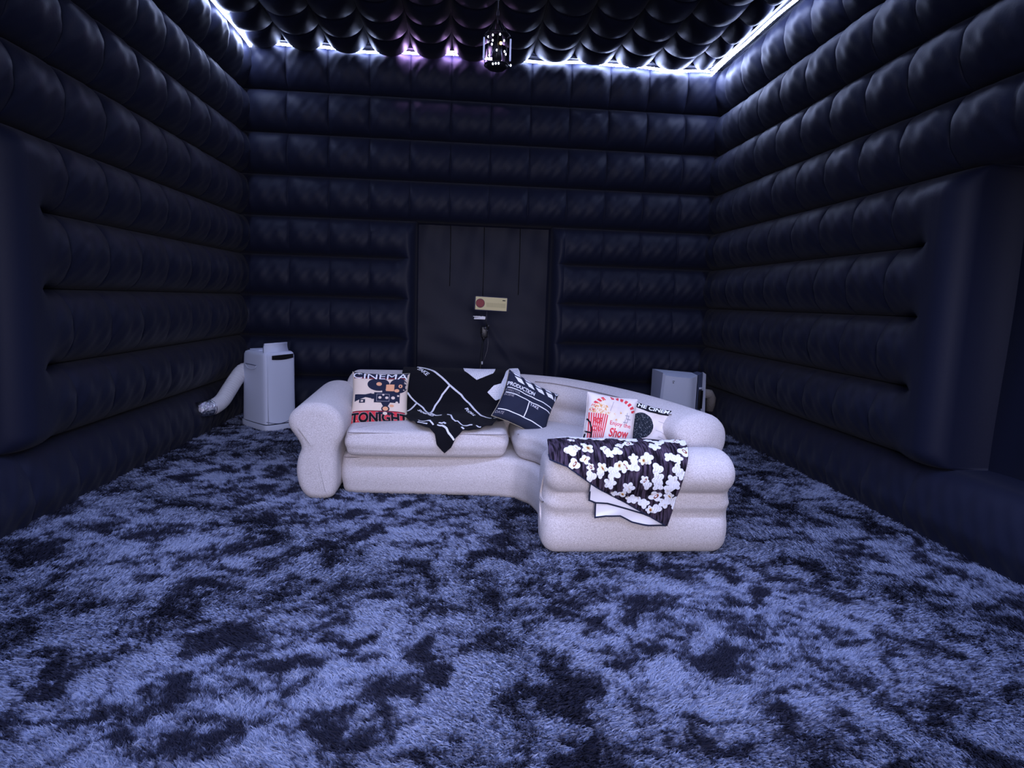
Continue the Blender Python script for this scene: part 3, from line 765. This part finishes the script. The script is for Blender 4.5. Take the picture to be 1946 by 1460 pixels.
def art_clap(mb, mp):
    for k in range(-1, 5):
        x = -.95+.42*k
        mb.poly([(max(-1, x), .99), (min(1, x+.24), .99), (min(1, x+.40), .84), (max(-1, x+.16), .84)], mp, 'print_white', e1, .12)
        if 0 <= k < 5: mb.poly([(x+.14, .78), (x+.40, .78), (x+.56, .60), (x+.30, .60)][:4] if x+.56 < 1 else [(x+.14, .78), (.9, .78), (.9, .60), (x+.30, .60)], mp, 'print_white', e1, .12)
    mb.text('PRODUCTION', (-.98, .32), (1.05, 0), (0, .17), mp, 'print_white', e1, .02, .1)
    mb.line([(-1, .24), (1, .24)], .035, mp, 'print_white', e1, .1); mb.line([(-1, .03), (1, .03)], .035, mp, 'print_white', e1, .1)
    mb.line([(-1, -.70), (1, -.70)], .035, mp, 'print_white', e1, .1); mb.line([(-.02, .03), (-.02, -.70)], .035, mp, 'print_white', e1, .1)
    mb.text('DIRECTOR', (-.97, .09), (.5, 0), (0, .09), mp, 'print_grey', e1, .0, .1)
    mb.text('SCENE', (-.97, -.10), (.32, 0), (0, .09), mp, 'print_grey', e1, .01, .1)
    mb.text('TAKE', (.04, -.13), (.36, 0), (0, .11), mp, 'print_white', e1, .0, .1); mb.text('DATE', (-.97, -.88), (.26, 0), (0, .10), mp, 'print_grey', e1, .01, .1)
pillow('throw_pillow', (.460, 4.19, .625), (.335, .03, -.165), (.20, .22, .27), .415, .385, .13, 'clapper', 'linen_side', art_clap,
       'navy clapperboard pillow with white lines, tilted in the sofa corner', seed=4, pinch=.10)
def art_popcorn(mb, mp):
    for k in range(13):
        a0 = math.pi*(.98-k*.072); a1 = a0-.14
        if k == 5: continue
        r0, r1 = .80, 1.0
        f = lambda r, a: (max(-1, min(1, .05+r*math.cos(a)*.95)), max(-1, min(.99, .30+r*math.sin(a)*.68)))
        mb.poly([f(r0, a1), f(r0+.02, a0), f(r1, a0+.03), f(r1, a1+.03)], mp, 'print_red', e1, .12)
    mb.poly([(-.95, .33), (-.80, .55), (-.52, .66), (-.22, .58), (-.05, .33), (-.10, .22), (-.88, .26)], mp, 'print_popped', e1, .12)
    for k in range(9):
        x = -.94+.092*k
        mb.poly([(x, .24), (x+.052, .24), (-.52+(x+.052+.52)*.72-.02, -.96), (-.52+(x+.52)*.72-.02, -.96)], mp, 'print_red', e1, .12)
    mb.text('POP', (-.72, -.15), (.36, .0), (0, .24), mp, 'print_red', e3, .04, .1); mb.text('CORN', (-.76, -.42), (.46, .0), (0, .2), mp, 'print_red', e3, .03, .1)
    mb.text('Enjoy the', (-.05, -.16), (.88, -.02), (0, .20), mp, 'print_red', e1, .01, .1)
    mb.text('Show', (-.05, -.56), (.78, .04), (.05, .34), mp, 'print_red', e1, .03, .1)
    mb.text('Fresh', (.0, -.93), (.60, 0), (0, .20), mp, 'print_navy', e1, .01, .1)
    mb.line([(.02, .76), (-.08, .40)], .02, mp, 'print_grey', e1, .1); mb.line([(.0, -.6), (-.03, -.98)], .02, mp, 'print_grey', e1, .1)
    for pts in ([(-.96, .0), (-.84, -.12), (-.74, -.40), (-.72, -.70), (-.76, -.95)], [(-.98, -.45), (-.76, -.50)], [(-.96, -.55), (-.99, -.78), (-.90, -.95), (-.78, -.97)]):
        mb.line(pts, .055, mp, 'print_black', e4, .1)
    for x, y in ((-.42, -.72), (-.36, -.82), (-.48, -.85), (-.30, -.90)): disc(mb, x, y, .06, .07, mp, 'print_black', e4, 8)
    for x, y in ((.35, .38), (.20, .10), (-.4, .78), (.12, .30)): disc(mb, x, y, .05, .05, mp, 'print_popped', e1, 8)
    for x, y in ((.55, .30), (.62, .18), (.50, .05)): mb.line([(x, y), (x+.16, y)], .03, mp, 'print_grey', e1, .1); mb.line([(x+.07, y+.1), (x+.05, y-.12)], .025, mp, 'print_grey', e1, .1)
pillow('throw_pillow', (.880, 3.47, .648), (.975, -.10, -.12), (.15, .33, .90), .30, .335, .12, 'pale_linen', 'pale_linen', art_popcorn,
       'pale pillow with red striped popcorn tub print, reading Enjoy the Show', seed=2, pinch=.05)
def art_glasses(mb, mp):
    mb.poly([(-1, .99), (1, .99), (1, .70), (.3, .66), (-.4, .66), (-1, .72)], mp, 'print_black', e1, .1)
    mb.text('THE CINEMA', (-.92, .74), (1.75, .02), (.08, .20), mp, 'print_white', e2, .03, .1)
    n = 26
    mb.poly([(-.44+.50*math.cos(t)*(1 if math.cos(t) > 0 else 1.1), .0+.54*math.sin(t)) for t in [2*math.pi*k/n for k in range(n)]], mp, 'print_lens', e1, .12)
    mb.poly([(-.99, .60), (-.93, .60), (-.82, .10), (-.70, -.30), (-.2, -.62), (-.05, -.80), (-.5, -.85), (-.99, -.95)], mp, 'print_lens', e2, .12)
    for x, y, l in ((.25, .35, .5), (.2, -.05, .4), (.35, -.3, .4), (.1, -.72, .6)): mb.line([(x, y), (x+l/2, y-.02), (x+l, y-.07)], .016, mp, 'print_grey', e1, .1)
pillow('throw_pillow', (1.142, 3.53, .602), (.94, -.08, -.22), (.20, .36, .88), .30, .31, .10, 'pale_linen', 'pale_linen', art_glasses,
       'off-white pillow with dark 3D glasses lens and black cinema banner, rightmost on the sofa', seed=7, pinch=.08)

# ------------------------------------------------------------------ portable air conditioner, left
ac = empty('portable_air_conditioner', (-1.95, 6.24, 0))
tag(ac, 'tall pale portable air conditioner with open top flap, beside the left wall', 'air conditioner')
ac.rotation_euler = (0, 0, math.radians(0))
E1 = Vector((-.36, .35, 0)); E2 = Vector((.24, .245, 0)); C0 = Vector((-1.88, 5.94, 0))-Vector((-1.95, 6.24, 0))
def acp(a, b, z): return C0+E1*a+E2*b+Vector((0, 0, z))
def ring(z, g=0, r=.10, bow=.0):
    """rounded rectangular section in the (a,b) frame; g grows it outwards, bow swells the long side"""
    pts = [(0-g, 0-g), (1+g, 0-g), (1+g, 1+g), (0-g, 1+g)]
    q = resample(roundpoly(pts, 3, r), 64)
    return [acp(p.x, p.y, z)+Vector((0, 0, 0)) for p in q]
def loft(mb, sections, mname):
    m = 64; vs = [p for s in sections for p in s]; n = len(sections)
    fs = [(i*m+k, (i+1)*m+k, (i+1)*m+(k+1) % m, i*m+(k+1) % m) for i in range(n-1) for k in range(m)]
    fs += [tuple(range(m)), tuple((n-1)*m+k for k in range(m-1, -1, -1))]
    mb.add(vs, [f[::-1] for f in fs], mname)
def acring(z, ga, gb0): # tapering towards the top on the far side
    pts = [(0-.01*ga, 0-.01*ga), (1-.13*(z/.8)+.02*ga, 0-.01*ga), (1-.13*(z/.8)+.02*ga, 1+.01*ga), (0-.01*ga, 1+.01*ga)]
    q = resample(roundpoly(pts, 3, .09), 64); return [acp(p.x, p.y, z) for p in q]
mb = MB(); loft(mb, [acring(.075, 0, 0), acring(.2, 0, 0), acring(.4, .2, 0), acring(.6, .2, 0), acring(.74, 0, 0), acring(.768, -1.6, 0), acring(.78, -5, 0)], 'plastic'); body = autosmooth(mb.build('housing', ac), 50)
mb = MB(); loft(mb, [acring(.005, 0, 0), acring(.03, 1.5, 0), acring(.066, 1.5, 0)], 'plastic'); autosmooth(mb.build('plinth', ac), 50)
mb = MB(); loft(mb, [acring(.064, -1, 0), acring(.077, -1, 0)], 'plastic_dark'); mb.build('shadow_gap', ac)
def quadbox(a0, a1, b0, b1, z0, z1, mname, mb):
    vs = [acp(a, b, z) for z in (z0, z1) for b in (b0, b1) for a in (a0, a1)]
    mb.add(vs, [(0, 2, 3, 1), (4, 5, 7, 6), (0, 1, 5, 4), (2, 6, 7, 3), (0, 4, 6, 2), (1, 3, 7, 5)], mname)
mb = MB(); vs = []      # black air outlet across the top of the front face, slightly curved below
n = 14
for i in range(n):
    b = .22+.66*i/(n-1); vs += [acp(-.012, b, .748+.012*(i/(n-1))), acp(-.012, b, .708-.010*math.sin(math.pi*i/(n-1))+.012*i/(n-1))]
mb.add(vs, [(2*i, 2*i+1, 2*i+3, 2*i+2) for i in range(n-1)], 'plastic_dark')
vs2 = [v+E1*.1 for v in vs]; mb.add(vs2, [(2*i, 2*i+2, 2*i+3, 2*i+1) for i in range(n-1)], 'plastic_dark')
o = mb.build('air_outlet', ac); o['label'] = 'black air outlet slot'
mb = MB()   # louvre flap raised over the outlet
for i in range(9):
    t = i/8; a = .10+.22*t*t*0+.07*math.sin(t*2.2); z = .775+.085*t
    pass
prof_f = [(.06+.05*math.sin(t*math.pi*.7), .772+.09*t) for t in [i/9 for i in range(10)]]
vs = []
for a, z in prof_f: vs += [acp(a, .06+.10*(z-.77)/.09*.6, z), acp(a, .80, z+.008)]
vs += [acp(a+.05, .06+.10*(z-.77)/.09*.6, z) for a, z in prof_f for _ in (0,)]
k = 10
vs += [acp(a+.05, .80, z+.008) for a, z in prof_f]
fs = [(2*i, 2*i+1, 2*i+3, 2*i+2) for i in range(9)]+[(20+i, 21+i, 31+i, 30+i) for i in range(9)]
fs += [(2*i, 2*i+2, 21+i, 20+i) for i in range(9)]+[(2*i+1, 30+i, 31+i, 2*i+3) for i in range(9)]+[(18, 19, 39, 29)]
mb.add(vs, fs, 'plastic'); mb.build('louvre_flap', ac)
mb = MB()
for a0, a1 in ((.45, .8),): quadbox(a0, a1, .2, .8, .775, .79, 'plastic', mb)
mb.build('control_panel', ac, smooth=False)
mb = MB(); vs = []  # recessed carrying grip on the side face
for i in range(13):
    t = i/12; a = .28+.42*t; vs += [acp(a, -.016, .645), acp(a, -.016, .645-.045*math.sin(math.pi*t)**.5)]
mb.add(vs, [(2*i, 2*i+1, 2*i+3, 2*i+2) for i in range(12)], 'plastic'); 
mb.tube([acp(.28, -.02, .645), acp(.70, -.02, .648)], .004, 'plastic_grey', 6)
mb.tube([acp(.28+.42*t, -.02, .645-.045*max(0, math.sin(math.pi*t))**.5) for t in [i/12 for i in range(13)]], .004, 'plastic', 6)
mb.build('grip_recess', ac)
mb = MB(); mb.tube([acp(-.012, .02+.8*t, .105-.03*math.sin(math.pi*t)) for t in [i/14 for i in range(15)]], .003, 'plastic_grey', 5)
mb.tube([acp(-.012, .07, z) for z in (.08, .4, .76)], .003, 'plastic', 5); mb.build('panel_seam', ac)
# side port (dark socket and yellowed drain box behind)
mb = MB(); mb.box(acp(1.06, .55, .20)+Vector((-.02, 0, .05)), (.11, .12, .2), 'yellowed', .78, .02); mb.build('drain_box', ac)
mb = MB(); mb.box(acp(1.0, .5, .47), (.10, .08, .05), 'plastic_dark', .78); mb.build('hose_socket', ac)
# exhaust hose
hp = smooth_open([(-2.04, 6.47, .50), (-2.13, 6.38, .56), (-2.205, 6.31, .560), (-2.245, 6.21, .48), (-2.275, 6.11, .39), (-2.30, 6.0, .305), (-2.33, 5.90, .265), (-2.352, 5.83, .26)], 150)
hose = empty('exhaust_hose', (-2.3, 6.35, .4)); tag(hose, 'white corrugated exhaust hose curving from the left air conditioner to the wall', 'hose')
off_ = Vector((-2.3, 6.35, .4))
mb = MB(); mb.tube([p-off_ for p in hp], [.070+(.0035 if i % 4 < 2 else -.0015) for i in range(len(hp))], 'hose', 24)
mb.build('corrugated_pipe', hose)
fp = smooth_open([(-2.347, 5.845, .26), (-2.37, 5.79, .258), (-2.42, 5.72, .255)], 16)
mb = MB(); mb.tube([p-off_ for p in fp], [.074+.004*math.sin(i*2.1) for i in range(16)], 'foil', 24); o = mb.build('foil_collar', hose); o['label'] = 'crumpled silver foil collar'

# ------------------------------------------------------------------ second cooler behind the sofa, right
c0 = Vector((2.3, 6.4, 0)); SHX, SHZ = .09, .925; cr = empty('portable_cooler', c0+Vector((SHX, 0, 0)))
tag(cr, 'pale blue portable cooler with a dark side strip behind the right end of the sofa', 'cooler')
def prism(plan, mname, z0=0.0, zmid=None, bev=0, segs=8):
    mb = MB(); n = len(plan); vs = []
    for z in [0]+[k/segs for k in range(1, segs+1)]:
        for (x, y, zt, bx) in plan:
            vs.append((x+bx*z-c0.x, y-c0.y, z0+(zt*SHZ-z0)*z))
    fs = [(k*n+i, k*n+(i+1) % n, (k+1)*n+(i+1) % n, (k+1)*n+i) for k in range(segs) for i in range(n)]
    fs += [tuple(range(n-1, -1, -1)), tuple(segs*n+i for i in range(n))]
    mb.add(vs, fs, mname); return mb
body2 = [(1.99, 6.20, .70, .04), (2.01, 6.17, .675, .04), (2.10, 6.16, .662, .03), (2.28, 6.16, .65, .01), (2.335, 6.17, .648, .0), (2.37, 6.20, .655, 0), (2.42, 6.235, .675, 0),
         (2.50, 6.62, .66, 0), (2.06, 6.66, .69, 0)]
autosmooth(prism(body2, 'plastic').build('housing', cr), 35)
autosmooth(prism([(2.425, 6.225, .677, 0), (2.505, 6.285, .70, -.01), (2.54, 6.56, .68, 0), (2.50, 6.60, .66, 0)], 'plastic_grey').build('control_strip', cr), 35)['label'] = 'slate grey control strip'
edge = [(2.507, 6.282, .708, -.01), (2.575, 6.315, .68, -.03), (2.60, 6.42, .62, -.03), (2.60, 6.56, .60, -.02), (2.56, 6.58, .66, 0)]
autosmooth(prism(edge, 'plastic').build('edge_trim', cr), 35)
mb = MB(); mb.box((2.475-c0.x, 6.245-c0.y, .36), (.06, .02, .20), 'plastic_dark', .6, .004); mb.box((2.475-c0.x, 6.243-c0.y, .485), (.07, .012, .02), 'plastic', .6, .003)
mb.build('vent_window', cr)
mb = MB(); mb.box((2.135-c0.x, 6.158-c0.y, .565), (.022, .006, .005), 'plastic_dark'); mb.box((2.133-c0.x, 6.158-c0.y, .548), (.012, .006, .009), 'plastic_dark', 0, .001); mb.build('badge', cr, smooth=False)
mb = MB(); mb.tube([(2.60-c0.x, 6.46-c0.y, .40), (2.66-c0.x, 6.47-c0.y, .39), (2.70-c0.x, 6.50-c0.y, .34), (2.71-c0.x, 6.53-c0.y, .2)], [.05, .055, .055, .05], 'tan_hose', 16); mb.build('outlet_hose', cr)

# ------------------------------------------------------------------ stand with the sign
s0 = Vector((.20, 6.3, 0)); stn = empty('light_stand', s0)
tag(stn, 'thin black tripod light stand in front of the rear door flap', 'stand')
def rel(p): return Vector(p)-s0
mb = MB(); mb.tube([rel((.165, 6.3, .10)), rel((.19, 6.3, .57)), rel((.222, 6.3, 1.0))], .012, 'metal_black', 10); mb.tube([rel((.196, 6.3, .62)), rel((.226, 6.3, 1.06))], .0055, 'metal_grey', 8); mb.build('pole', stn)
for a in (.4, 2.5, 4.6):
    mb = MB(); mb.tube([rel((.175, 6.3, .30)), rel((.165+.30*math.cos(a), 6.3+.30*math.sin(a), .015))], .008, 'metal_black', 8); mb.build('leg', stn)
mb = MB(); mb.box(rel((.228, 6.29, 1.02)), (.07, .05, .12), 'metal_black', 0, .012); mb.sphere(rel((.235, 6.265, 1.06)), .016, 'metal_grey'); mb.sphere(rel((.21, 6.27, 1.0)), .012, 'metal_grey')
mb.box(rel((.262, 6.285, 1.075)), (.022, .03, .05), 'metal_black', .3, .006); mb.sphere(rel((.268, 6.262, 1.085)), .010, 'metal_grey'); mb.sphere(rel((.255, 6.262, 1.035)), .010, 'metal_grey')
mb.box(rel((.225, 6.285, .96)), (.03, .035, .04), 'metal_black', .2, .008)
mb.tube([rel((.20, 6.28, 1.07)), rel((.185, 6.26, 1.045)), rel((.19, 6.25, 1.0))], .005, 'metal_black', 6)
mb.build('clamp_head', stn)
mb = MB(); mb.tube([rel((.245, 6.3, 1.08)), rel((.25, 6.3, 1.25))], .004, 'metal_grey', 8); mb.build('support_rod', stn)
mb = MB(); mb.box(rel((.175, 6.27, 1.155)), (.115, .05, .012), 'print_white', 0, .003)
for k in range(7): mb.box(rel((.128+.016*k, 6.262, 1.168+.003*(k % 2))), (.006, .02, .022), 'print_white', .3*k)
mb.box(rel((.14, 6.26, 1.178)), (.06, .02, .006), 'print_white', .2); o = mb.build('spring_clip', stn, smooth=False); o['label'] = 'white toothed clip'
mb = MB(); mb.tube([rel((.262, 6.28, 1.02)), rel((.268, 6.27, .90)), rel((.262, 6.27, .83)), rel((.235, 6.27, .74)), rel((.21, 6.27, .70))], .0025, 'metal_grey', 6)
mb.box(rel((.212, 6.265, .70)), (.012, .012, .030), 'print_white', .5, .002); mb.build('cable', stn)
sg = empty('display_sign', (.29, 6.27, 1.31)); sg.rotation_euler = (0, math.radians(1.8), 0)
tag(sg, 'small pale gold rectangular sign with a dark red round emblem on top of the stand', 'sign')
mb = MB(); mb.box((0, 0, 0), (.322, .016, .132), 'gold', 0, .002); mb.build('panel', sg, smooth=False)
mb = MB()
for a, b, c, d in ((0, .070, .345, .008), (0, -.070, .345, .008), (-.168, 0, .010, .148), (.168, 0, .010, .148)): mb.box((a, .004, b), (c, .016, d), 'navy_border')
mb.build('border', sg, smooth=False)
mpf = lambda x, y, off: (x, -.0085-off, y)
mb = MB(); disc(mb, -.112, 0, .046, .046, mpf, 'navy_border', .0006, 30); disc(mb, -.112, 0, .042, .042, mpf, 'emblem', .0012, 30); mb.build('round_emblem', sg, smooth=False)
mb = MB(); mb.text('IIIIIIIIIIIIIIIIIIII', (-.045, -.035), (.19, 0), (0, .045), mpf, 'gold_text', .0008, .0, 1)
mb.build('lettering', sg, smooth=False)
mb = MB(); mb.box((.129, -.0095, .040), (.030, .002, .009), 'print_black'); mb.build('corner_mark', sg, smooth=False)

# ------------------------------------------------------------------ hanging lantern
l0 = Vector((.205, 4.6, 3.11)); ln = empty('pendant_lantern', l0)
tag(ln, 'small round glass pendant lantern with coloured LED points under the ceiling', 'lantern')
mb = MB()
for z in (-.10, .10): mb.tube([(.085*math.cos(t), .085*math.sin(t), z) for t in [2*math.pi*k/32 for k in range(33)]], .006, 'lantern_metal', 8, cap=False)
for k in range(8): a = 2*math.pi*k/8; mb.tube([(.085*math.cos(a), .085*math.sin(a), -.10), (.092*math.cos(a), .092*math.sin(a), 0), (.085*math.cos(a), .085*math.sin(a), .10)], .003, 'lantern_metal', 6)
for k in range(6): a = 2*math.pi*k/6; mb.tube([(.085*math.cos(a), .085*math.sin(a), .10), (.03*math.cos(a), .03*math.sin(a), .19)], .003, 'lantern_metal', 6)
mb.build('cage', ln)
mb = MB(); mb.tube([(0, 0, .18), (0, 0, .5), (0, 0, .80)], .004, 'lantern_metal', 6)
for k in range(12): mb.tube([(.008*math.cos(t)*(k % 2), .008*math.cos(t)*((k+1) % 2), .20+.05*k+.022*math.sin(t)) for t in [2*math.pi*q/10 for q in range(11)]], .002, 'metal_grey', 5, cap=False)
mb.build('chain', ln)
for a in (math.pi*1.02, -.05): mb = MB(); mb.box((.094*math.cos(a), .094*math.sin(a)-.02, 0), (.012, .012, .15), 'glass_bar', 0, .005); mb.build('frosted_bar', ln)
mb = MB(); mb.tube([(0, 0, -.11), (0, 0, .10)], [.035, .035], 'lantern_metal', 16); mb.tube([(0, 0, -.125), (0, 0, -.10)], [.06, .09], 'lantern_metal', 24); mb.build('core', ln)
pts = [(-.065, .065), (-.065, .03), (-.035, .07), (-.035, .035), (-.04, .01), (.015, .075), (.045, .04), (-.005, -.03), (.05, -.03), (.06, -.045), (-.055, -.06), (-.01, -.118), (-.03, -.12), (.01, -.116), (.10, -.10)]
for x, z in pts:
    mb = MB(); y = -math.sqrt(max(0, .088**2-x*x)) if abs(x) < .088 else -.02; mb.sphere((x, y, z), (.0055, .0055, .008), 'bulb_white', 8); mb.build('led_point', ln)
mb = MB(); mb.sphere((.022, -.085, .018), .010, 'bulb_amber', 10); o = mb.build('led_point', ln); o['label'] = 'amber LED point'
